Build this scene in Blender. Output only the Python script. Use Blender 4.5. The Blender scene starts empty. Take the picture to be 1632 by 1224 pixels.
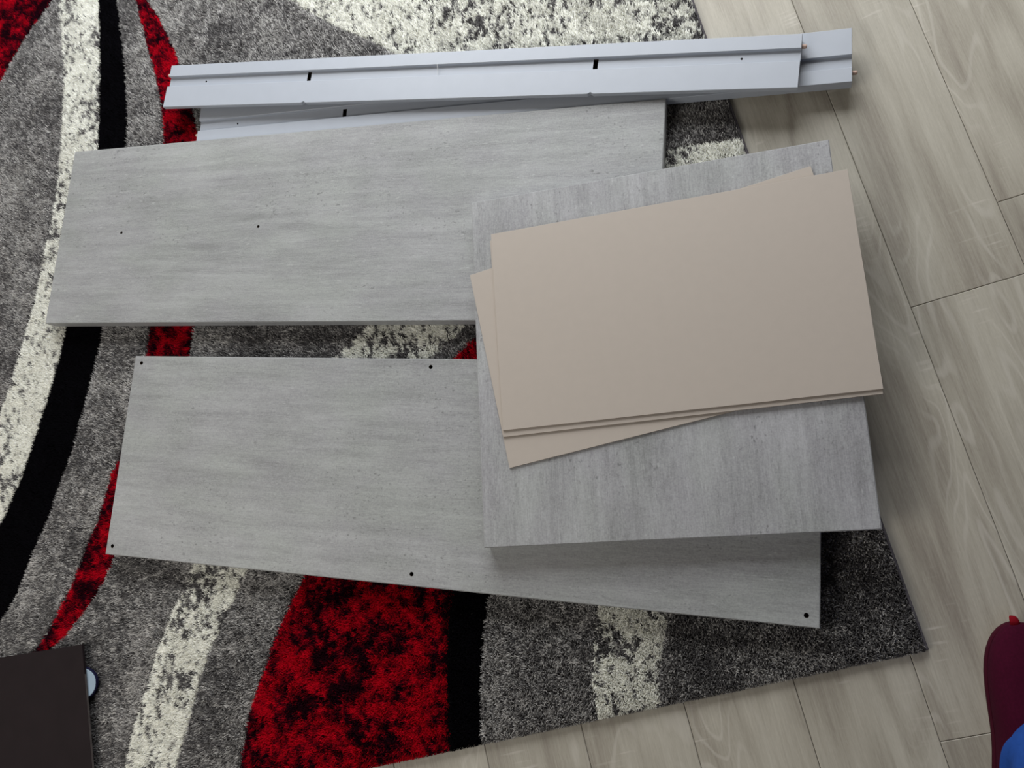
import bpy, bmesh, math, random
import numpy as np
from mathutils import Vector, Matrix
from mathutils.geometry import delaunay_2d_cdt

random.seed(7)
rng = np.random.default_rng(11)
SC = bpy.context.scene
COL = SC.collection

# ------------------------------------------------------------------ camera, world, lights, exposure
cam_data = bpy.data.cameras.new('camera')
cam_data.sensor_width = 36.0
cam_data.sensor_fit = 'HORIZONTAL'
cam_data.lens = 28.1725
cam_data.clip_start = 0.02
cam = bpy.data.objects.new('camera', cam_data)
COL.objects.link(cam)
cam.matrix_world = (Matrix.Translation((0, 0, 1.5264)) @ Matrix.Rotation(0.3017, 4, 'Y') @ Matrix.Rotation(0.1891, 4, 'X'))
SC.camera = cam

world = bpy.data.worlds.new('room_light')
SC.world = world
world.use_nodes = True
wbg = world.node_tree.nodes['Background']
wbg.inputs['Color'].default_value = (1.0, 0.90, 0.79, 1)
wbg.inputs['Strength'].default_value = 0.06


def area_light(name, loc, target, sx, sy, power, color):
    d = bpy.data.lights.new(name, 'AREA')
    d.shape = 'RECTANGLE'
    d.size = sx
    d.size_y = sy
    d.energy = power
    d.color = color
    o = bpy.data.objects.new(name, d)
    COL.objects.link(o)
    o.location = loc
    v = Vector(target) - Vector(loc)
    o.rotation_euler = v.to_track_quat('-Z', 'Y').to_euler()
    return o


# daylight: the wide window in the far wall (top of the picture); plus a weaker fill light added at the left
area_light('far_window_daylight', (-0.66, 2.60, 1.34), (-0.58, 0.0, 0.75), 2.4, 1.7, 98, (0.965, 0.985, 1.0))
area_light('left_fill_light', (-2.0, -0.75, 1.9), (-0.6, 0.1, 0.0), 1.4, 1.2, 21, (1.0, 0.96, 0.90))  # added fill to brighten the near left; the left wall has no opening

SC.view_settings.view_transform = 'Standard'
SC.view_settings.look = 'None'
SC.view_settings.gamma = 1.0
SC.view_settings.use_curve_mapping = False
SC.view_settings.exposure = 0.0


# ------------------------------------------------------------------ helpers
def s2l(r, g, b):
    f = lambda c: (c / 255 / 12.92) if c / 255 <= 0.04045 else ((c / 255 + 0.055) / 1.055) ** 2.4
    return (f(r), f(g), f(b), 1.0)


class NT:
    """small node-tree builder"""
    def __init__(self, name):
        self.m = bpy.data.materials.new(name)
        self.m.use_nodes = True
        self.t = self.m.node_tree
        self.b = self.t.nodes['Principled BSDF']

    def n(self, typ, **kw):
        nd = self.t.nodes.new(typ)
        for k, v in kw.items():
            setattr(nd, k, v)
        return nd

    def link(self, a, b):
        self.t.links.new(a, b)

    def val(self, sock, v):
        if hasattr(v, 'is_output'):
            self.link(v, sock)
        else:
            sock.default_value = v

    def math(self, op, a, b=0.0, clamp=False):
        nd = self.n('ShaderNodeMath', operation=op)
        nd.use_clamp = clamp
        self.val(nd.inputs[0], a)
        self.val(nd.inputs[1], b)
        return nd.outputs[0]

    def coord(self, scale=(1, 1, 1), rand=True):
        tc = self.n('ShaderNodeTexCoord')
        out = tc.outputs['Object']
        if rand:
            oi = self.n('ShaderNodeObjectInfo')
            r = self.math('MULTIPLY', oi.outputs['Random'], 37.0)
            add = self.n('ShaderNodeVectorMath', operation='ADD')
            cb = self.n('ShaderNodeCombineXYZ')
            for i in range(3):
                self.link(r, cb.inputs[i])
            self.link(out, add.inputs[0])
            self.link(cb.outputs[0], add.inputs[1])
            out = add.outputs[0]
        return self.scaled(out, scale)

    def scaled(self, vec, scale):
        mp = self.n('ShaderNodeMapping')
        mp.inputs['Scale'].default_value = scale
        self.link(vec, mp.inputs['Vector'])
        return mp.outputs[0]

    def noise(self, vec, scale, detail=4.0, rough=0.55, dist=0.0):
        nd = self.n('ShaderNodeTexNoise')
        self.link(vec, nd.inputs['Vector'])
        nd.inputs['Scale'].default_value = scale
        nd.inputs['Detail'].default_value = detail
        nd.inputs['Roughness'].default_value = rough
        nd.inputs['Distortion'].default_value = dist
        return nd.outputs['Fac']

    def ramp(self, fac, stops):
        nd = self.n('ShaderNodeValToRGB')
        cr = nd.color_ramp
        while len(cr.elements) < len(stops):
            cr.elements.new(0.5)
        for e, (p, c) in zip(cr.elements, stops):
            e.position = p
            e.color = c if len(c) == 4 else (*c, 1)
        self.link(fac, nd.inputs[0])
        return nd.outputs[0]

    def rng(self, fac, a, b, c=0.0, d=1.0):
        nd = self.n('ShaderNodeMapRange')
        self.link(fac, nd.inputs[0])
        for i, v in enumerate((a, b, c, d)):
            nd.inputs[i + 1].default_value = v
        return nd.outputs[0]

    def mix(self, fac, a, b, mode='MIX'):
        nd = self.n('ShaderNodeMix', data_type='RGBA', blend_type=mode)
        self.val(nd.inputs[0], fac)
        self.val(nd.inputs[6], a)
        self.val(nd.inputs[7], b)
        return nd.outputs[2]

    def bump(self, h, dist, strength=1.0):
        nd = self.n('ShaderNodeBump')
        nd.inputs['Distance'].default_value = dist
        nd.inputs['Strength'].default_value = strength
        self.link(h, nd.inputs['Height'])
        self.link(nd.outputs[0], self.b.inputs['Normal'])

    def done(self, color=None, rough=0.5, spec=0.5):
        if color is not None:
            self.val(self.b.inputs['Base Color'], color)
        self.val(self.b.inputs['Roughness'], rough)
        self.b.inputs['Specular IOR Level'].default_value = spec
        return self.m


def plain(name, color, rough=0.5, spec=0.5, var=0.08, scale=90):
    k = NT(name)
    v = k.coord()
    f = k.noise(v, scale, 3)
    g = k.rng(f, 0.3, 0.7, 1 - var, 1 + var)
    hs = k.n('ShaderNodeHueSaturation')
    hs.inputs['Color'].default_value = color
    k.link(g, hs.inputs['Value'])
    return k.done(hs.outputs[0], rough, spec)


def laminate(name, light, dark, along=0):
    """pale concrete-look oak decor; grain runs along local axis `along`"""
    k = NT(name)
    def sc(a, b):
        return (a, b, 1) if along == 0 else (b, a, 1)
    v = k.coord()
    cloud = k.noise(k.scaled(v, sc(2.6, 4.2)), 2.0, 5, 0.6)
    streak = k.noise(k.scaled(v, sc(2.0, 24)), 2.0, 5, 0.65, 0.3)
    fine = k.noise(k.scaled(v, sc(9, 260)), 2.0, 3, 0.6)
    grit = k.noise(v, 330, 2, 0.6)
    tint = k.noise(k.scaled(v, sc(2, 4)), 2.7, 2)
    dash = k.noise(k.scaled(v, sc(34, 230)), 2.0, 3, 0.6)
    s = k.math('ADD', k.math('MULTIPLY', cloud, 0.24), k.math('MULTIPLY', streak, 0.25))
    s = k.math('ADD', s, k.math('MULTIPLY', fine, 0.12))
    s = k.math('ADD', s, k.math('MULTIPLY', dash, 0.17))
    s = k.math('ADD', s, k.math('MULTIPLY', grit, 0.22))
    col = k.ramp(s, [(0.38, dark), (0.50, tuple((a + b) / 2 for a, b in zip(light, dark))), (0.62, light)])
    tcol = k.ramp(tint, [(0.35, (0.985, 1.0, 0.985)), (0.62, (1.0, 0.99, 1.015))])
    col = k.mix(1.0, col, tcol, 'MULTIPLY')
    # dark pores, only in some patches
    pore = k.rng(k.noise(k.scaled(v, sc(110, 170)), 1.0, 2, 0.5), 0.62, 0.72)
    patch = k.rng(k.noise(k.scaled(v, sc(4, 7)), 1.4, 2), 0.47, 0.62)
    pf = k.math('MULTIPLY', k.math('MULTIPLY', pore, patch), 0.55)
    col = k.mix(pf, col, tuple(c * 0.45 for c in dark[:3]) + (1,))
    lite = k.rng(k.noise(k.scaled(v, sc(60, 240)), 1.0, 2, 0.5), 0.66, 0.76, 0, 0.32)
    col = k.mix(lite, col, (0.62, 0.63, 0.63, 1))
    k.bump(fine, 0.0004, 0.25)
    return k.done(col, 0.5, 0.45)


def wood_floor(name):
    """white-washed oak decor, grain along local X"""
    k = NT(name)
    v = k.coord()
    base = k.noise(k.scaled(v, (0.9, 5.5, 1)), 1.5, 3, 0.5)
    warp = k.noise(k.scaled(v, (1.5, 6.0, 1)), 1.15, 2, 0.45, 0.25)
    # nested contour lines of a stretched noise read as cathedral grain
    sn = k.math('SINE', k.math('MULTIPLY', warp, 135.0))
    lines = k.rng(sn, 0.55, 1.0)
    bands = k.rng(k.math('SINE', k.math('MULTIPLY', warp, 26.0)), -1, 1)
    fine = k.noise(k.scaled(v, (7, 190, 1)), 2.0, 4, 0.65)
    mid = k.noise(k.scaled(v, (2.2, 42, 1)), 2.0, 3, 0.6)
    grit = k.noise(k.scaled(v, (45, 260, 1)), 2.0, 3, 0.6)
    s = k.math('ADD', k.math('MULTIPLY', base, 0.30), k.math('MULTIPLY', bands, 0.12))
    s = k.math('ADD', s, k.math('MULTIPLY', mid, 0.24))
    s = k.math('ADD', s, k.math('MULTIPLY', fine, 0.20))
    s = k.math('ADD', s, k.math('MULTIPLY', grit, 0.14))
    col = k.ramp(s, [(0.34, s2l(142, 134, 123)), (0.48, s2l(169, 163, 150)), (0.64, s2l(190, 185, 172))])
    where = k.rng(k.noise(k.scaled(v, (1.2, 5, 1)), 1.8, 2), 0.5, 0.62)
    lf = k.math('MULTIPLY', k.math('MULTIPLY', lines, where), 0.36)
    col = k.mix(lf, col, s2l(205, 200, 190))
    # saw marks across the grain
    saw = k.rng(k.noise(k.scaled(v, (130, 10, 1)), 1.0, 2, 0.5), 0.60, 0.72)
    sawp = k.rng(k.noise(k.scaled(v, (2.2, 9, 1)), 1.3, 1), 0.56, 0.66)
    col = k.mix(k.math('MULTIPLY', k.math('MULTIPLY', saw, sawp), 0.5), col, s2l(206, 200, 190))
    oi = k.n('ShaderNodeObjectInfo')
    tone = k.rng(oi.outputs['Random'], 0, 1, 0.93, 1.05)
    hs = k.n('ShaderNodeHueSaturation')
    k.link(col, hs.inputs['Color'])
    k.link(tone, hs.inputs['Value'])
    k.bump(fine, 0.0004, 0.2)
    return k.done(hs.outputs[0], 0.5, 0.4)


def pile_material(name):
    k = NT(name)
    at = k.n('ShaderNodeAttribute')
    at.attribute_name = 'tuft'
    return k.done(at.outputs['Color'], 0.95, 0.04)


M = {}
M['panel_x'] = laminate('concrete_oak_laminate', s2l(175, 177, 176), s2l(130, 131, 131), 0)
M['panel_y'] = laminate('concrete_oak_laminate_upright', s2l(180, 181, 182), s2l(130, 130, 131), 1)
M['board_edge'] = plain('grey_edge_band', s2l(160, 161, 162), 0.5, 0.4)
M['chip'] = plain('raw_chipboard', s2l(70, 58, 46), 0.9, 0.1, 0.3, 400)
M['rail'] = plain('grey_lacquer', s2l(176, 182, 192), 0.36, 0.5, 0.015, 30)
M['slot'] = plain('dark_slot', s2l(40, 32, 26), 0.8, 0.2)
M['dowel'] = plain('beech_dowel', s2l(200, 172, 158), 0.7, 0.3, 0.12, 200)
M['sheet'] = plain('beige_hardboard', s2l(182, 172, 162), 0.5, 0.45, 0.012, 60)
M['sheet_edge'] = plain('hardboard_edge', s2l(150, 132, 114), 0.85, 0.1, 0.15, 400)
M['floor'] = wood_floor('whitewashed_oak')
M['subfloor'] = plain('dark_joint', s2l(118, 111, 100), 0.9, 0.1)
M['pile'] = pile_material('dyed_pile')
M['backing'] = plain('rug_backing', s2l(70, 66, 66), 0.9, 0.1, 0.2, 300)
M['binding'] = plain('rug_binding', s2l(96, 92, 96), 0.9, 0.1, 0.2, 300)
M['dark_board'] = plain('dark_brown_board', s2l(33, 26, 28), 0.75, 0.12, 0.08, 20)
M['dark_edge'] = plain('pale_board_edge', s2l(84, 78, 76), 0.8, 0.2, 0.2, 60)
M['insole'] = plain('light_blue_insole', s2l(150, 168, 184), 0.8, 0.1, 0.03, 60)
M['navy'] = plain('navy_rim', s2l(22, 22, 48), 0.85, 0.1, 0.1, 200)
M['maroon'] = plain('maroon_felt', s2l(56, 6, 28), 0.95, 0.1, 0.15, 250)
M['maroon_sole'] = plain('dark_red_sole', s2l(58, 12, 28), 0.9, 0.1, 0.1, 150)
M['red_tab'] = plain('red_tab', s2l(118, 6, 22), 0.9, 0.15, 0.1, 200)
M['blue'] = plain('blue_cotton', s2l(32, 68, 138), 0.9, 0.1, 0.08, 120)
M['thread'] = plain('white_thread', s2l(235, 235, 235), 0.9, 0.1)


def empty(name, label=None, cat=None, loc=(0, 0, 0), rz=0.0, group=None):
    o = bpy.data.objects.new(name, None)
    o.empty_display_size = 0.05
    COL.objects.link(o)
    o.location = loc
    o.rotation_euler = (0, 0, rz)
    tag(o, label, cat, group)
    return o


def tag(o, label=None, cat=None, group=None, kind=None):
    if label: o['label'] = label
    if cat: o['category'] = cat
    if group: o['group'] = group
    if kind: o['kind'] = kind
    return o


def mesh_obj(name, verts, faces, mats, parent=None, fmat=None, smooth=False, label=None):
    me = bpy.data.meshes.new(name)
    me.from_pydata([tuple(v) for v in verts], [], faces)
    for m in (mats if isinstance(mats, (list, tuple)) else [mats]):
        me.materials.append(m)
    if fmat is not None:
        me.polygons.foreach_set('material_index', fmat)
    if smooth:
        me.polygons.foreach_set('use_smooth', [True] * len(me.polygons))
    me.validate()
    me.update()
    o = bpy.data.objects.new(name, me)
    COL.objects.link(o)
    if parent: o.parent = parent
    if label: o['label'] = label
    return o


def inset_poly(poly, d):
    """move each edge of a CCW polygon inwards by d"""
    n = len(poly)
    out = []
    for i in range(n):
        a, b, c = (Vector(poly[i - 1]), Vector(poly[i]), Vector(poly[(i + 1) % n]))
        e1 = (b - a).normalized(); e2 = (c - b).normalized()
        n1 = Vector((-e1.y, e1.x)); n2 = Vector((-e2.y, e2.x))
        k = 1 + n1.dot(n2)
        out.append(tuple(b + (n1 + n2) * (d / max(k, 0.2))))
    return out


def circle(cx, cy, r, n=16):
    return [(cx + r * math.cos(2 * math.pi * i / n), cy + r * math.sin(2 * math.pi * i / n)) for i in range(n)]


def rect(x0, x1, y0, y1):
    return [(x0, y0), (x1, y0), (x1, y1), (x0, y1)]


class Geo:
    def __init__(self):
        self.v = []; self.f = []; self.m = []

    def prism(self, outline, z0, z1, ch=0.0006, holes=(), mtop=0, mside=1, mhole=2, hole_depth=None):
        """slab with a chamfered upper rim and real holes (through, or to hole_depth)"""
        base = len(self.v)
        n = len(outline)
        top = inset_poly(outline, ch)
        for p in outline: self.v.append((p[0], p[1], z0))
        for p in outline: self.v.append((p[0], p[1], z1 - ch))
        for p in top: self.v.append((p[0], p[1], z1))
        self.f.append([base + i for i in reversed(range(n))]); self.m.append(mside)
        for i in range(n):
            j = (i + 1) % n
            self.f.append([base + i, base + j, base + n + j, base + n + i]); self.m.append(mside)
            self.f.append([base + n + i, base + n + j, base + 2 * n + j, base + 2 * n + i]); self.m.append(mtop)
        if not holes:
            self.f.append([base + 2 * n + i for i in range(n)]); self.m.append(mtop)
            return
        pts = [Vector(p) for p in top]
        faces_in = []
        edges = [(i, (i + 1) % n) for i in range(n)]
        hs = []
        for h in holes:
            s = len(pts)
            pts += [Vector(p) for p in h]
            k = len(h)
            edges += [(s + i, s + (i + 1) % k) for i in range(k)]
            hs.append((s, k))
        cv, ce, cf, ov, oe, of = delaunay_2d_cdt(pts, edges, [], 1, 1e-7)
        b2 = len(self.v)
        for p in cv: self.v.append((p.x, p.y, z1))
        def inside(q, poly):
            r = False
            for i in range(len(poly)):
                x1, y1 = poly[i]; x2, y2 = poly[i - 1]
                if (y1 > q[1]) != (y2 > q[1]) and q[0] < (x2 - x1) * (q[1] - y1) / (y2 - y1) + x1: r = not r
            return r
        for f in cf:
            c = (sum(cv[i].x for i in f) / len(f), sum(cv[i].y for i in f) / len(f))
            if any(inside(c, h) for h in holes): continue
            self.f.append([b2 + i for i in f]); self.m.append(mtop)
        zb = z0 if hole_depth is None else z1 - hole_depth
        for h in holes:
            k = len(h); b3 = len(self.v)
            for p in h: self.v.append((p[0], p[1], z1))
            for p in h: self.v.append((p[0], p[1], zb + 1e-4))
            for i in range(k):
                j = (i + 1) % k
                self.f.append([b3 + j, b3 + i, b3 + k + i, b3 + k + j]); self.m.append(mhole)
            self.f.append([b3 + k + i for i in range(k)]); self.m.append(mhole)

    def tube(self, a, b, r0, r1=None, n=14, m=0, cap=True):
        r1 = r0 if r1 is None else r1
        a = Vector(a); b = Vector(b); d = (b - a).normalized()
        u = d.orthogonal().normalized(); w = d.cross(u)
        s = len(self.v)
        for c, r in ((a, r0), (b, r1)):
            for i in range(n):
                t = 2 * math.pi * i / n
                self.v.append(tuple(c + (u * math.cos(t) + w * math.sin(t)) * r))
        for i in range(n):
            j = (i + 1) % n
            self.f.append([s + i, s + j, s + n + j, s + n + i]); self.m.append(m)
        if cap:
            self.f.append([s + i for i in reversed(range(n))]); self.m.append(m)
            self.f.append([s + n + i for i in range(n)]); self.m.append(m)

    def obj(self, name, mats, parent=None, smooth=False, label=None):
        return mesh_obj(name, self.v, self.f, mats, parent, self.m, smooth, label)


def copy_tree(o, parent=None):
    c = o.copy()
    COL.objects.link(c)
    c.parent = parent
    for ch in list(o.children):
        copy_tree(ch, c)
    return c


# ------------------------------------------------------------------ floor of oak planks
TH = 0.2428
FU = Vector((math.cos(TH), math.sin(TH)))
FN = Vector((-FU.y, FU.x))
PW, PL = 0.193, 1.86
floor_geo = Geo()
floor_geo.prism([tuple(FU * a + FN * b) for a, b in ((-2.75, -1.9), (1.65, -1.9), (1.65, 2.78), (-2.75, 2.78))], -0.02, -0.0035, 0.0005, mtop=0, mside=0)
floor = floor_geo.obj('floor', [M['subfloor']])
tag(floor, 'floor of whitewashed grey oak planks', kind='structure')
joint = {4: 0.3257, 5: 0.4628, 3: -0.3759}
for k in range(-12, 11):
    x0 = -0.4135 + k * PW
    j = joint.get(k, -0.62 - 0.61 * ((k * 5) % 3))
    while j > -1.7: j -= PL
    while j < 2.6:
        a, b = max(j, -1.85), min(j + PL, 2.72)
        g = Geo()
        hw, hl = PW / 2 - 0.0004, (b - a) / 2 - 0.0004
        g.prism(rect(-hl, hl, -hw, hw), -0.0035, 0.0, 0.0009, mtop=0, mside=0)
        o = g.obj('plank', [M['floor']], floor)
        c = FU * (x0 + PW / 2) + FN * ((a + b) / 2)
        o.location = (c.x, c.y, 0)
        o.rotation_euler = (0, 0, TH + math.pi / 2)
        j += PL

# ------------------------------------------------------------------ walls out of view (the far one holds the window)
M['wall'] = plain('white_wall_paint', s2l(205, 200, 192), 0.9, 0.2, 0.03, 12)
M['trim'] = plain('white_trim', s2l(226, 226, 224), 0.5, 0.4, 0.02, 30)


def box_uv(g, u0, u1, n0, n1, z0, z1, ch=0.002):
    g.prism([tuple(FU * a + FN * b) for a, b in ((u0, n0), (u1, n0), (u1, n1), (u0, n1))], z0, z1, ch, mtop=0, mside=0)


W0, W1, WZ0, WZ1 = -1.35, 1.35, 0.42, 2.26
g = Geo()
box_uv(g, -2.85, W0, 2.72, 2.86, 0, 2.5)
box_uv(g, W1, 1.75, 2.72, 2.86, 0, 2.5)
box_uv(g, W0, W1, 2.72, 2.86, 0, WZ0)
box_uv(g, W0, W1, 2.72, 2.86, WZ1, 2.5)
tag(g.obj('wall_back', [M['wall']]), 'white painted wall around the wide window', kind='structure')
g = Geo()
for a, b_, c, d in ((W0, W0 + .06, WZ0, WZ1), (W1 - .06, W1, WZ0, WZ1), (W0 + .06, W1 - .06, WZ0, WZ0 + .06), (W0 + .06, W1 - .06, WZ1 - .06, WZ1), (-0.03, 0.03, WZ0 + .06, WZ1 - .06)):
    box_uv(g, a, b_, 2.76, 2.82, c, d)
tag(g.obj('window_1', [M['trim']]), 'white frame of the wide window', kind='structure')
g = Geo()
box_uv(g, -2.85, -2.71, -1.9, 2.72, 0, 2.5)
tag(g.obj('wall_left', [M['wall']]), 'white painted wall on the left', kind='structure')
g = Geo()
box_uv(g, -2.70, 1.65, 2.705, 2.72, 0.0, 0.07, 0.004)
tag(g.obj('baseboard_back', [M['trim']]), 'white baseboard under the wide window', kind='structure')

# ------------------------------------------------------------------ rug
RA = 0.2518
RU = np.array([math.cos(RA), math.sin(RA)])
RN = np.array([-RU[1], RU[0]])
R_U0, R_U1, R_V0, R_V1 = -1.812, 0.1919, -0.2388, 2.66
ZONES={
'red_corner':[[-1.7127,1.5568],[-1.8072,1.4612],[-1.9005,1.3508],[-1.9574,1.2503],[-2.0632,1.0599],[-2.238,0.7414],[-2.5927,0.7785],[-2.9515,2.3072],[-1.7166,1.9422]],
'white_stripe':[[-1.8824,1.9912],[-1.7891,1.4572],[-1.7595,1.3511],[-1.7513,1.3059],[-1.7341,1.2093],[-1.727,1.1401],[-1.717,1.0033],[-1.7151,0.8816],[-1.7199,0.7959],[-1.7329,0.7122],[-1.742,0.6175],[-1.7544,0.5474],[-1.7703,0.475],[-1.7923,0.3779],[-1.8195,0.2901],[-1.87,0.1709],[-2.0221,-0.1425],[-2.0007,-0.362],[-1.8284,-0.0797],[-1.7681,0.0394],[-1.7314,0.1218],[-1.7012,0.2093],[-1.684,0.2811],[-1.6704,0.324],[-1.6592,0.3704],[-1.6417,0.4578],[-1.6351,0.5118],[-1.6118,0.6348],[-1.5958,0.791],[-1.5936,0.9845],[-1.6009,1.095],[-1.6156,1.2331],[-1.6321,1.3531],[-1.6451,1.4256],[-1.7166,1.9422]],
'black_stripe':[[-1.7166,1.9422],[-1.6451,1.4256],[-1.6321,1.3531],[-1.6156,1.2331],[-1.6009,1.095],[-1.5936,0.9845],[-1.5958,0.791],[-1.6118,0.6348],[-1.6351,0.5118],[-1.6417,0.4578],[-1.6592,0.3704],[-1.6704,0.324],[-1.684,0.2811],[-1.7012,0.2093],[-1.7314,0.1218],[-1.7681,0.0394],[-1.8284,-0.0797],[-2.0007,-0.362],[-1.9564,-0.4864],[-1.795,-0.281],[-1.7321,-0.1909],[-1.7031,-0.143],[-1.6787,-0.0895],[-1.6607,-0.03],[-1.624,0.0459],[-1.5997,0.1312],[-1.5727,0.2127],[-1.5578,0.2879],[-1.5408,0.3636],[-1.5249,0.4496],[-1.5199,0.5027],[-1.5027,0.6321],[-1.4984,0.7956],[-1.5032,0.9758],[-1.5058,1.0351],[-1.5178,1.1251],[-1.5328,1.2047],[-1.5488,1.275],[-1.5689,1.3622],[-1.5829,1.412],[-1.6753,1.93]],
'red_crescent':[[-1.648,1.9219],[-1.5156,1.3972],[-1.495,1.3373],[-1.4667,1.2586],[-1.4346,1.1773],[-1.4119,1.1064],[-1.3956,1.0395],[-1.3845,0.9661],[-1.3679,0.7793],[-1.3684,0.6188],[-1.381,0.4917],[-1.381,0.4227],[-1.4001,0.3136],[-1.4283,0.1933],[-1.4519,0.1471],[-1.4649,0.0893],[-1.4801,0.0348],[-1.5084,-0.0293],[-1.5282,-0.0874],[-1.5418,-0.1227],[-1.5667,-0.168],[-1.5929,-0.2174],[-1.6192,-0.2529],[-1.6463,-0.283],[-1.6243,-0.282],[-1.574,-0.2484],[-1.5413,-0.2225],[-1.5144,-0.1942],[-1.4867,-0.159],[-1.4638,-0.1281],[-1.4405,-0.0862],[-1.4196,-0.0387],[-1.3704,0.0399],[-1.3213,0.1355],[-1.2798,0.2783],[-1.2578,0.4158],[-1.2535,0.4847],[-1.2481,0.6223],[-1.2585,0.7816],[-1.2796,0.9398],[-1.2904,1.0001],[-1.3056,1.0449],[-1.3282,1.1088],[-1.3576,1.1804],[-1.3795,1.2288],[-1.4101,1.2833],[-1.4388,1.3346],[-1.4804,1.3895],[-1.7166,1.9422]],
'white_patch':[[-1.0861,1.4083],[-1.0363,1.2921],[-1.0015,1.264],[-0.939,1.2169],[-0.887,1.1811],[-0.8281,1.1477],[-0.7589,1.0985],[-0.641,1.0318],[-0.4929,0.959],[-0.3536,0.905],[-0.2218,0.8709],[-0.096,0.8602],[0.0475,0.8487],[-0.0414,1.117],[-0.124,1.4714],[-1.1858,1.7853]],
'white_band':[[0.0556,0.7876],[-0.0039,0.7655],[-0.0998,0.7671],[-0.1468,0.7608],[-0.2507,0.7505],[-0.4099,0.7009],[-0.5759,0.6095],[-0.7186,0.5119],[-0.8015,0.4488],[-0.8793,0.3831],[-0.9975,0.2655],[-1.1,0.1307],[-1.172,0.0155],[-1.2053,-0.0535],[-1.2125,-0.0831],[-1.2472,-0.153],[-1.2739,-0.2171],[-1.2905,-0.2662],[-1.3105,-0.3448],[-1.329,-0.4035],[-1.3431,-0.4854],[-1.359,-0.6058],[-1.2316,-0.5934],[-1.2131,-0.4752],[-1.1952,-0.4135],[-1.184,-0.3629],[-1.1664,-0.2926],[-1.15,-0.2448],[-1.123,-0.1887],[-1.0999,-0.1428],[-1.0732,-0.0812],[-1.0635,-0.0628],[-1.0055,0.0216],[-0.9122,0.1265],[-0.7834,0.2424],[-0.657,0.3628],[-0.5738,0.4308],[-0.4377,0.5262],[-0.2799,0.5962],[-0.1293,0.6372],[-0.0105,0.6374],[0.0703,0.6496]],
'red_patch':[[-0.3582,0.5449],[-0.4916,0.4508],[-0.55,0.4075],[-0.6007,0.3644],[-0.7113,0.2525],[-0.8222,0.1115],[-0.8911,0.0083],[-0.9306,-0.0882],[-0.9602,-0.1433],[-0.9908,-0.2071],[-1.0092,-0.2701],[-1.0246,-0.308],[-1.0443,-0.3704],[-1.0555,-0.4629],[-1.0691,-0.5775],[-0.5847,-0.5303],[-0.597,-0.3893],[-0.6004,-0.3368],[-0.6044,-0.2515],[-0.6032,-0.164],[-0.595,-0.0998],[-0.5623,0.02],[-0.504,0.1673],[-0.4125,0.302],[-0.2839,0.4077]],
'black_band':[[-0.2839,0.4077],[-0.4125,0.302],[-0.504,0.1673],[-0.5623,0.02],[-0.595,-0.0998],[-0.6032,-0.164],[-0.6044,-0.2515],[-0.6004,-0.3368],[-0.597,-0.3893],[-0.5847,-0.5303],[-0.5231,-0.5243],[-0.5328,-0.3781],[-0.5345,-0.3183],[-0.5338,-0.2482],[-0.5281,-0.1618],[-0.5183,-0.1043],[-0.4841,0.0197],[-0.4135,0.1645],[-0.3238,0.2844],[-0.1861,0.4]],
'white_bar':[[-0.1674,0.2518],[-0.2306,0.1116],[-0.2788,-0.0156],[-0.3059,-0.1238],[-0.3131,-0.1886],[-0.3197,-0.2274],[-0.3193,-0.2732],[-0.3099,-0.32],[-0.2956,-0.3992],[-0.1898,-0.3808],[-0.1966,-0.293],[-0.1988,-0.2594],[-0.1942,-0.2219],[-0.186,-0.1786],[-0.1743,-0.1316],[-0.1491,-0.0264],[-0.1047,0.0974],[-0.0425,0.2338]],
}
rug = empty('shaggy_rug', 'grey shaggy rug with curving white, black and red stripes under the boards', 'rug', (0, 0, 0))


def rug_xy(u, v):
    return (RU[0] * u + RN[0] * v, RU[1] * u + RN[1] * v)


g = Geo()
g.prism([rug_xy(a, b) for a, b in ((R_U0, R_V0 + .003), (R_U1, R_V0 + .003), (R_U1, R_V1), (R_U0, R_V1))], 0.0002, 0.0055, 0.001, mtop=0, mside=0)
g.obj('backing', [M['backing']], rug)
g = Geo()
for (a0, a1, b0, b1) in ((R_U1 - .004, R_U1 + .001, R_V0 + .002, R_V1), (R_U0 - .001, R_U0 + .004, R_V0 + .002, R_V1)):
    g.prism([rug_xy(a0, b0), rug_xy(a1, b0), rug_xy(a1, b1), rug_xy(a0, b1)], 0.0002, 0.0085, 0.0015, mtop=0, mside=0)
g.obj('side_binding', [M['binding']], rug, label='dull mauve-grey binding along the side edges')


class VNoise:
    def __init__(self, seed, n=256):
        self.g = np.random.default_rng(seed).random((n, n)); self.n = n

    def __call__(self, x, y):
        x0 = np.floor(x).astype(int); y0 = np.floor(y).astype(int)
        fx = x - x0; fy = y - y0
        fx = fx * fx * (3 - 2 * fx); fy = fy * fy * (3 - 2 * fy)
        n = self.n; g = self.g
        a = g[x0 % n, y0 % n]; b = g[(x0 + 1) % n, y0 % n]; c = g[x0 % n, (y0 + 1) % n]; d = g[(x0 + 1) % n, (y0 + 1) % n]
        return (a * (1 - fx) + b * fx) * (1 - fy) + (c * (1 - fx) + d * fx) * fy


def fbm(seed, x, y, s, octs=3, gain=0.55):
    t = 0; amp = 1.0; tot = 0
    for k in range(octs):
        t = t + amp * VNoise(seed + 17 * k)(x * s * 2 ** k + 31.7 * k, y * s * 2 ** k + 11.3 * k)
        tot += amp; amp *= gain
    return t / tot


def in_poly(px, py, poly):
    r = np.zeros(px.shape, bool)
    for i in range(len(poly)):
        x1, y1 = poly[i]; x2, y2 = poly[i - 1]
        if y1 == y2: continue
        c = (y1 > py) != (y2 > py)
        r ^= c & (px < (x2 - x1) * (py - y1) / (y2 - y1) + x1)
    return r


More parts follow.
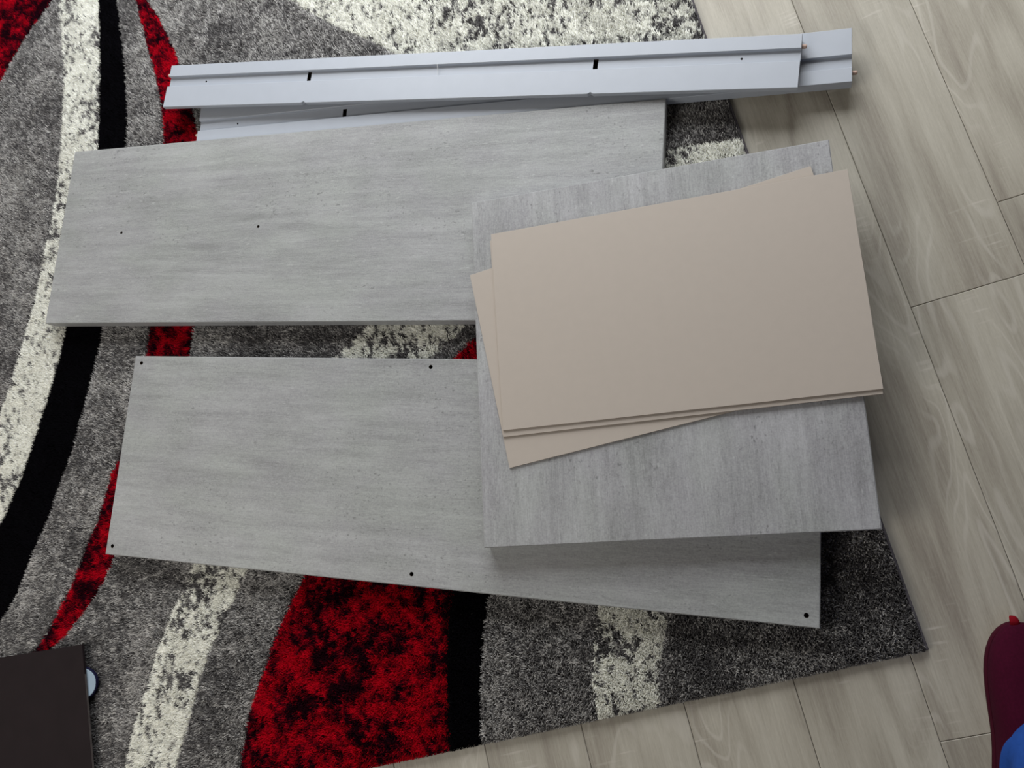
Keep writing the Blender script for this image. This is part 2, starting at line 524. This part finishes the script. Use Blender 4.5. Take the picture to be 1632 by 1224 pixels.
def edge_dist(px, py, poly):
    best = np.full(px.shape, 9.0)
    for i in range(len(poly)):
        x1, y1 = poly[i - 1]; x2, y2 = poly[i]
        dx, dy = x2 - x1, y2 - y1
        t = np.clip(((px - x1) * dx + (py - y1) * dy) / (dx * dx + dy * dy + 1e-12), 0, 1)
        best = np.minimum(best, np.hypot(px - x1 - t * dx, py - y1 - t * dy))
    return best


def grid_pts(step, seed):
    r = np.random.default_rng(seed)
    nu = int((R_U1 - R_U0) / step); nv = int((R_V1 - R_V0) / step)
    uu, vv = np.meshgrid(np.arange(nu), np.arange(nv), indexing='ij')
    u = R_U0 + (uu + 0.5 + 0.45 * r.uniform(-1, 1, uu.shape)) * step
    v = R_V0 + (vv + 0.5 + 0.45 * r.uniform(-1, 1, uu.shape)) * step
    u = u.ravel(); v = v.ravel()
    return RU[0] * u + RN[0] * v, RU[1] * u + RN[1] * v, u, v


# boards lying on the rug: no pile is grown under their middle, where it is pressed flat
BOARDS = [(-0.8998, 0.6841, -0.075, 1.487, 0.4489), (-0.6495, 0.1326, -0.0754, 1.4913, 0.4515), (-0.5265, 0.9398, -0.072, 1.468, 0.111)]


def under_boards(x, y, m):
    r = np.zeros(x.shape, bool)
    for cx, cy, a, L, W in BOARDS:
        c, s = math.cos(a), math.sin(a)
        p = (x - cx) * c + (y - cy) * s; q = -(x - cx) * s + (y - cy) * c
        r |= (np.abs(p) < L / 2 - m) & (np.abs(q) < W / 2 - m)
    return r


VIEW = [(-2.10, 1.62), (0.56, 1.02), (0.42, -0.42), (-1.78, -0.60)]
xf, yf, uf, vf = grid_pts(0.0020, 3)
k = (uf < R_U1 - 0.0042) & in_poly(xf, yf, VIEW) & ~under_boards(xf, yf, 0.004)
xf, yf, uf, vf = xf[k], yf[k], uf[k], vf[k]
xc, yc, uc, vc = grid_pts(0.0058, 4)
k = (uc < R_U1 - 0.0042) & ~in_poly(xc, yc, VIEW) & ~under_boards(xc, yc, 0.004)
xc, yc, uc, vc = xc[k], yc[k], uc[k], vc[k]
X = np.concatenate([xf, xc]); Y = np.concatenate([yf, yc])
Uu = np.concatenate([uf, uc]); Vv = np.concatenate([vf, vc])
SCL = np.concatenate([np.ones(len(xf)), np.full(len(xc), 2.3)])
N = len(X)
# wobble the dye borders a little
wx = X + 0.0022 * (fbm(5, X, Y, 260, 2) - .5) * 2
wy = Y + 0.0022 * (fbm(6, X, Y, 260, 2) - .5) * 2
zone = np.zeros(N, int)
dist = np.full(N, 9.0)
ZN = list(ZONES)
for i, nm in enumerate(ZN):
    poly = ZONES[nm]
    zone[in_poly(wx, wy, poly)] = i + 1
    dist = np.minimum(dist, edge_dist(wx, wy, poly))
carve = np.clip(dist / 0.005, 0.0, 1.0)           # sculpted groove along every border

r1 = rng.random(N); r2 = rng.random(N); r3 = rng.random(N)
cloud = fbm(21, X, Y, 9, 3)
mott = fbm(41, X, Y, 95, 3, 0.6)
mot2 = fbm(61, X, Y, 16, 3)
colr = np.zeros((N, 4)); colr[:, 3] = 1


def setc(mask, c): colr[mask, :3] = c


GREY = [np.array(s2l(*c)[:3]) for c in ((88, 86, 87), (138, 136, 135), (206, 204, 201))]
is_white = np.isin(zone, [i + 1 for i, n in enumerate(ZN) if n.startswith('white')])
is_black = np.isin(zone, [i + 1 for i, n in enumerate(ZN) if n.startswith('black')])
is_red = np.isin(zone, [i + 1 for i, n in enumerate(ZN) if n.startswith('red')])
sel = r1 + (cloud - .5) * 0.8 + (mott - .5) * 0.9
colr[:, :3] = np.where((sel < .40)[:, None], GREY[0], np.where((sel < .76)[:, None], GREY[1], GREY[2]))
fleck = fbm(141, X * 1.75 + Y * 0.3, Y, 95, 2, 0.6)
wsel = fleck - 0.355 + (mot2 - .5) * 0.55 + (r1 - .5) * 0.07
w_on = is_white & (wsel > 0.0)
w_off = is_white & ~w_on
setc(w_on, np.array(s2l(252, 252, 243)[:3]))
setc(w_off & (r2 < .75), GREY[0] * 1.2); setc(w_off & (r2 >= .75), GREY[1])
setc(is_black, np.array(s2l(9, 8, 12)[:3]))
rc = 0.6 * fbm(81, X, Y, 24, 3, 0.6) + 0.4 * fbm(83, X, Y, 120, 2, 0.6) + (r1 - .5) * 0.17
red_hi = np.array(s2l(190, 6, 30)[:3]); red_mid = np.array(s2l(124, 5, 26)[:3]); red_lo = np.array(s2l(34, 6, 17)[:3])
t1 = np.clip((rc - 0.43) / 0.07, 0, 1)[:, None]; t2 = np.clip((rc - 0.515) / 0.08, 0, 1)[:, None]
rcol = (red_lo * (1 - t1) + red_mid * t1) * (1 - t2) + red_hi * t2
colr[is_red, :3] = rcol[is_red]
colr[:, :3] *= (0.75 + 0.5 * r3)[:, None]

# three-sided leaning tufts
h = (0.0095 + 0.0028 * r2) * (0.5 + 0.5 * carve)
h *= np.clip(0.45 + 0.55 * (Vv - R_V0) / 0.014, 0.45, 1)
ang = 2 * math.pi * (fbm(91, X, Y, 30, 3) * 2.2) + 2.2 * (rng.random(N) - .5) * 2
lean = 0.0020 + 0.0050 * rng.random(N)
edge = np.minimum(np.minimum(R_U1 - Uu, Uu - R_U0), np.minimum(Vv - R_V0, R_V1 - Vv))
lean *= np.clip(edge / 0.01, 0.25, 1)
br = 0.0017 * SCL
ph = rng.random(N) * 2.1
P = np.zeros((N, 4, 3))
for i in range(3):
    t = ph + i * 2 * math.pi / 3
    P[:, i, 0] = X + br * np.cos(t); P[:, i, 1] = Y + br * np.sin(t); P[:, i, 2] = 0.0052
P[:, 3, 0] = X + lean * np.cos(ang); P[:, 3, 1] = Y + lean * np.sin(ang); P[:, 3, 2] = 0.0055 + h
LAB = {'grey_pile': None,
       'red_corner': 'dark red pile corner', 'white_stripe': 'white and grey mottled pile stripe', 'black_stripe': 'long curving black pile stripe',
       'red_crescent': 'red pile crescent', 'white_patch': 'broad white and grey speckled pile area', 'white_band': 'white speckled pile band',
       'red_patch': 'large red pile patch with black clouds', 'black_band': 'black pile band beside the red patch', 'white_bar': 'short white and grey pile stripe'}


def pile_obj(name, mask):
    p = P[mask].reshape(-1, 3); n = int(mask.sum())
    me = bpy.data.meshes.new(name)
    me.vertices.add(4 * n)
    me.vertices.foreach_set('co', p.ravel())
    b = (np.arange(n) * 4)[:, None]
    tri = np.concatenate([b + np.array([[0, 1, 3]]), b + np.array([[1, 2, 3]]), b + np.array([[2, 0, 3]])], 1).reshape(-1, 3)
    me.loops.add(9 * n); me.polygons.add(3 * n)
    me.loops.foreach_set('vertex_index', tri.ravel().astype(np.int32))
    me.polygons.foreach_set('loop_start', np.arange(3 * n, dtype=np.int32) * 3)
    me.update(calc_edges=True)
    a = me.attributes.new('tuft', 'FLOAT_COLOR', 'POINT')
    a.data.foreach_set('color', np.repeat(colr[mask], 4, 0).astype(np.float32).ravel())
    me.materials.append(M['pile'])
    o = bpy.data.objects.new(name, me)
    COL.objects.link(o); o.parent = rug
    tag(o, LAB.get(name), kind='stuff')
    return o


pile_obj('grey_pile', zone == 0)
for i, nm in enumerate(ZN):
    pile_obj(nm, zone == i + 1)

# ------------------------------------------------------------------ grooved rails
RL = 1.466
rail = empty('grooved_rail', 'upper pale grey grooved rail lying across the other rail, two dark slots in view', 'rail', (-0.614, 0.982, 0.0435), -0.1425, 'grooved rails above the long panels')
RT = 0.023
g = Geo()
hl = RL / 2
g.prism(rect(-hl, hl, 0.0255, 0.0550), 0, RT, 0.0008, mtop=0, mside=0)
slots = [rect(s * 0.3375 - 0.005, s * 0.3375 + 0.005, 0.003, 0.0250) for s in (-1, 1)]
pins = [circle(s * 0.6255, 0.0125, 0.0024, 10) for s in (-1, 1)]
g.prism(rect(-hl, hl, -0.003, 0.0256), 0, RT - 0.0075, 0.0001, holes=slots + pins, mtop=0, mside=0, mhole=1)
def nick(u): return [(u - 0.006, -0.0550), (u, -0.0515), (u + 0.006, -0.0550)]
wide = [(-hl, -0.0550)] + nick(-0.336) + nick(0.336) + [(hl, -0.0550), (hl, -0.0005), (-hl, -0.0005)]
g.prism(wide, RT - 0.010, RT, 0.0008, mtop=0, mside=0)
g.prism(rect(-hl, hl, -0.034, -0.003), 0, RT - 0.0099, 0.0001, mtop=0, mside=0)
g.obj('rail_body', [M['rail'], M['slot']], rail)
for s in (-1, 1):
    d = Geo()
    d.tube((s * (hl - 0.012), 0.0330, RT - 0.0085), (s * (hl + 0.0075), 0.0330, RT - 0.0085), 0.0040, n=12)
    d.tube((s * (hl + 0.0075), 0.0330, RT - 0.0085), (s * (hl + 0.0095), 0.0330, RT - 0.0085), 0.0040, 0.0028, n=12)
    d.obj('dowel', [M['dowel']], rail, label='beech dowel peg')
low = copy_tree(rail)
low.location = (-0.5265, 0.9398, 0.0195)
low.rotation_euler = (0, 0, -0.072 + math.pi)
low['label'] = 'lower pale grey grooved rail, mostly hidden under the upper rail, end jutting over the floor'

g = Geo()
g.tube((0, 0.0255, RT + 0.0006), (0.002, 0.003, RT - 0.006), 0.0006, n=6)
th = g.obj('thread', [M['thread']])
th.location = (-0.6275, 0.984, 0.0437); th.rotation_euler = (0, 0, -0.1425)
tag(th, 'short white thread lying across the groove of the upper rail', 'thread')


# ------------------------------------------------------------------ laminated boards
def panel(name, label, cx, cy, a, L, W, z0, z1, mat, holes, r, group, cat='board', depth=0.012):
    o = empty(name, label, cat, (cx, cy, z0), a, group)
    g = Geo()
    g.prism(rect(-L / 2, L / 2, -W / 2, W / 2), 0, z1 - z0, 0.0009, holes=[circle(x, y, r) for x, y in holes], mtop=0, mside=0, mhole=1, hole_depth=depth)
    g.obj('board_face', [M[mat], M['chip']], o)
    e = 0.0009
    hx, hy, t = L / 2, W / 2, z1 - z0
    for (x0, x1, y0, y1) in ((-hx - .0004, hx + .0004, -hy - .0006, -hy), (-hx - .0004, hx + .0004, hy, hy + .0006), (-hx - .0006, -hx, -hy, hy), (hx, hx + .0006, -hy, hy)):
        b = Geo()
        b.prism(rect(x0, x1, y0, y1), 0.0002, t - e, 0.0001, mtop=0, mside=0)
        b.obj('edge_band', [M['board_edge']], o)
    return o


GP = 'grey laminated furniture panels'
panel('furniture_panel', 'long grey wood-look panel beside the rails, two small holes in its left half', -0.8998, 0.6841, -0.075, 1.487, 0.4489, 0.0186, 0.050, 'panel_x',
      [(-0.5541, 0.0004), (-0.1658, -0.0007)], 0.0034, GP)
panel('furniture_panel', 'long grey wood-look panel nearest the red patch, dark holes along its edges', -0.6495, 0.1326, -0.0754, 1.4913, 0.4515, 0.0186, 0.050, 'panel_x',
      [(-0.7262, 0.2097), (0.0008, 0.2092), (-0.7302, -0.2072), (0.0, -0.2037), (0.7247, -0.2072), (0.7262, 0.2097)], 0.0043, GP)
panel('furniture_panel', 'squarish grey wood-look panel lying across both long panels under the beige sheets', -0.1774, 0.3414, 0.0471, 0.6833, 0.6890, 0.0502, 0.086, 'panel_y',
      [], 0.003, GP)


# ------------------------------------------------------------------ beige back sheets
def sheet(label, cx, cy, a, z0):
    g = Geo()
    g.prism(rect(-0.3323, 0.3323, -0.1978, 0.1978), 0, 0.0028, 0.0003, mtop=0, mside=1)
    o = g.obj('hardboard_sheet', [M['sheet'], M['sheet_edge']])
    o.location = (cx, cy, z0); o.rotation_euler = (0, 0, a)
    tag(o, label, 'sheet', 'beige hardboard sheets')
    return o


sheet('lowest beige sheet of the stack, turned askew and poking out at the left', -0.1690, 0.3911, 0.2124, 0.0864)
sheet('middle beige sheet of the stack, a thin strip showing below the top sheet', -0.1464, 0.4075, 0.0717, 0.0894)
sheet('topmost beige sheet of the stack, wholly uncovered', -0.1448, 0.4175, 0.0659, 0.0924)

# ------------------------------------------------------------------ dark board and blue slipper, near left corner
def loft(rings, closed=True, cap=True):
    v, f = [], []
    n = len(rings[0])
    for r in rings: v += [tuple(p) for p in r]
    for k in range(len(rings) - 1):
        for i in range(n if closed else n - 1):
            j = (i + 1) % n
            f.append([k * n + i, k * n + j, (k + 1) * n + j, (k + 1) * n + i])
    if cap:
        f.append(list(reversed(range(n))))
        f.append([(len(rings) - 1) * n + i for i in range(n)])
    return v, f


def sole_outline(L, wheel, wtoe, n=40):
    """slipper outline, heel at +x end, toe at -x"""
    pts = []
    for i in range(n):
        t = 2 * math.pi * i / n
        c, s = math.cos(t), math.sin(t)
        x = L / 2 * math.copysign(abs(c) ** 0.5, c)
        f = 0.5 - x / L
        w = wheel + (wtoe - wheel) * f - 0.006 * math.exp(-((f - 0.42) / 0.18) ** 2)
        pts.append((x, w / 2 * math.copysign(abs(s) ** 0.85, s)))
    return pts


sl = empty('house_slipper', 'light blue slipper with navy rim, rounded end peeking out beneath the dark board', 'slipper', (-1.5500, -0.3275, 0.0186), 0.10)
o1 = sole_outline(0.25, 0.080, 0.096)
g = Geo()
g.prism(o1, 0, 0.006, 0.0012, mtop=0, mside=0)
g.obj('sole', [M['navy']], sl, label='navy rim and sole')
g = Geo()
g.prism([(x * 0.984, y * 0.94) for x, y in o1], 0.0055, 0.0075, 0.0006, mtop=0, mside=0)
g.obj('insole', [M['insole']], sl, label='light blue insole')

db = empty('dark_board', 'matt dark brown board entering at the near left corner over a blue slipper', 'board', (-1.4554, -0.2321, 0.0264), 0.2)
g = Geo()
outline = [(-0.6181, -0.4354), (0.0015, -0.4592), (-0.0135, 0.0005), (-0.6330, 0.0243)]
g.prism(outline, 0, 0.0060, 0.0006, mtop=0, mside=0)
g.obj('board_face', [M['dark_board']], db)
g = Geo()
a, b = Vector(outline[1]), Vector(outline[2])
e = (b - a).normalized(); q = Vector((e.y, -e.x))
a1, b1 = a + e * (b - a).length * 0.42, a + e * (b - a).length * 0.86
g.prism([tuple(a1), tuple(a1 + q * 0.0006), tuple(b1 + q * 0.0006), tuple(b1)], 0.001, 0.0055, 0.0002, mtop=0, mside=0)  # thin paler strip along part of the right edge
g.obj('pale_edge', [M['dark_edge']], db, label='thin pale strip on the edge')


# ------------------------------------------------------------------ person at the right: slippers and blue trousers
def slipper(parent, cx, cy, rz, mirror=1):
    """felt slipper: toe towards +y"""
    s = empty('felt_slipper', None, None, (cx, cy, 0), rz)
    s.parent = parent
    L = 0.285
    def prof(t):                                   # t 0 toe .. 1 heel -> half width left/right, height
        w = 0.0545 * (max(0, 1 - (1 - t / 0.335) ** 2.3) ** 0.5 if t < 0.335 else 1.0)
        if t > 0.335: w *= 1 - 0.13 * (0.5 - 0.5 * math.cos(math.pi * min(1, (t - 0.335) / 0.38)))
        if t > 0.82: w *= max(0.02, 1 - ((t - 0.82) / 0.18) ** 2.4) ** 0.5
        hgt = 0.020 + 0.034 * min(1, t / 0.18) ** 0.6 + 0.024 * max(0, min(1, (t - 0.15) / 0.35))
        return w, hgt
    ts = [0.004, 0.012, 0.025, 0.045, 0.075, 0.11, 0.16, 0.22, 0.29, 0.36, 0.43, 0.5, 0.56, 0.60, 0.64, 0.70, 0.77, 0.84, 0.90, 0.95, 0.985, 0.998]
    n = 21
    rings = []
    for t in ts:
        w, hgt = prof(t)
        row = []
        for i in range(n):
            a = math.pi * i / (n - 1)
            x = w * math.copysign(abs(math.cos(a)) ** 0.72, math.cos(a)) * mirror
            z = 0.012 + (hgt - 0.012) * abs(math.sin(a)) ** 0.75
            row.append((x + mirror * 0.006 * math.sin(t * 3.0), -t * L, z))
        rings.append(row)
    v, f = loft(rings, closed=False, cap=False)
    keep = []
    for q in f:
        k, i = q[0] // n, q[0] % n
        t = (ts[k] + ts[k + 1]) / 2
        a = abs((i + 0.5) / (n - 1) - 0.5)
        lim = 0.30 * min(1, max(0, (t - 0.52) / 0.12)) ** 0.5 if t < 0.95 else 0.12
        if t > 0.52 and a < lim: continue
        keep.append(q)
    up = mesh_obj('upper', v, keep, M['maroon'], s, smooth=True)
    md = up.modifiers.new('thick', 'SOLIDIFY'); md.thickness = 0.004; md.offset = -1
    md = up.modifiers.new('sub', 'SUBSURF'); md.levels = 1; md.render_levels = 2
    out = [(w * mirror + mirror * 0.006 * math.sin(t * 3.0), -t * L) for t in ts for w in (prof(t)[0] + 0.002,)]
    out2 = [(-w * mirror + mirror * 0.006 * math.sin(t * 3.0), -t * L) for t in reversed(ts) for w in (prof(t)[0] + 0.002,)]
    ol = out + out2
    if sum(ol[i - 1][0] * ol[i][1] - ol[i][0] * ol[i - 1][1] for i in range(len(ol))) < 0: ol = ol[::-1]
    g = Geo(); g.prism(ol, 0.0002, 0.013, 0.002, mtop=0, mside=0)
    g.obj('sole', [M['maroon_sole']], s)
    # little red tab standing out at the toe
    rr = []
    for k, (y, w, z, h) in enumerate(((-0.004, 0.0075, 0.022, 0.009), (0.003, 0.0072, 0.023, 0.008), (0.008, 0.0062, 0.022, 0.007), (0.0105, 0.0040, 0.021, 0.005))):
        rr.append([(w * math.cos(2 * math.pi * i / 12) - 0.0085 - 0.0012 * k, y - 0.001, z + h / 2 * math.sin(2 * math.pi * i / 12)) for i in range(12)])
    v, f = loft(rr)
    mesh_obj('toe_tab', v, f, M['red_tab'], s, smooth=True, label='bright red tab at the toe')
    return s


person = empty('person', 'person standing at the right in a maroon felt slipper and blue trousers', 'person', (0.40, -0.40, 0))
wn = VNoise(301)


def leg_rings(ax, ay, hx, hy):
    rings = []
    zs = [0.058, 0.066, 0.076, 0.088, 0.10, 0.115, 0.13, 0.15, 0.175, 0.20, 0.26, 0.33, 0.42, 0.50, 0.58, 0.68, 0.78, 0.86]
    for z in zs:
        t = (z - 0.05) / 0.81
        cx = ax + (hx - ax) * t; cy = ay + (hy - ay) * t + 0.03 * math.sin(math.pi * t)
        rx = 0.062 + 0.032 * t; ry = 0.082 + 0.018 * t
        fold = 0.017 * max(0.15, 1 - t * 3)
        row = []
        for i in range(32):
            a = 2 * math.pi * i / 32
            r = 1 + fold / 0.07 * (float(wn(np.array([a * 1.6 + 3 + z * 9]), np.array([z * 42.0]))[0]) - .5) * 2
            row.append((cx + rx * r * math.cos(a), cy + ry * r * math.sin(a), z + 0.010 * math.sin(a) * max(0, 1 - t * 8)))
        rings.append(row)
    return rings


slipper(person, 0.3803, -0.1331, -0.06).location = (0.3803 - 0.40, -0.1331 + 0.40, 0)
second = slipper(person, 0, 0, -0.22, -1)
second.location = (0.24, 0.262, 0)
tl = leg_rings(-0.026, 0.046, 0.06, -0.02)
v, f = loft(tl)
v2, f2 = loft(leg_rings(0.235, 0.07, 0.20, -0.02))
n0 = len(v)
v += v2; f += [[i + n0 for i in q] for q in f2]
hip = []
for z, rx, ry in ((0.80, 0.165, 0.105), (0.86, 0.175, 0.115), (0.92, 0.165, 0.112), (0.98, 0.150, 0.105)):
    hip.append([(0.13 + rx * math.cos(2 * math.pi * i / 32), -0.02 + ry * math.sin(2 * math.pi * i / 32), z) for i in range(32)])
v3, f3 = loft(hip)
n0 = len(v)
v += v3; f += [[i + n0 for i in q] for q in f3]
tr = mesh_obj('trousers', v, f, M['blue'], person, smooth=True)
md = tr.modifiers.new('sub', 'SUBSURF'); md.levels = 1; md.render_levels = 2
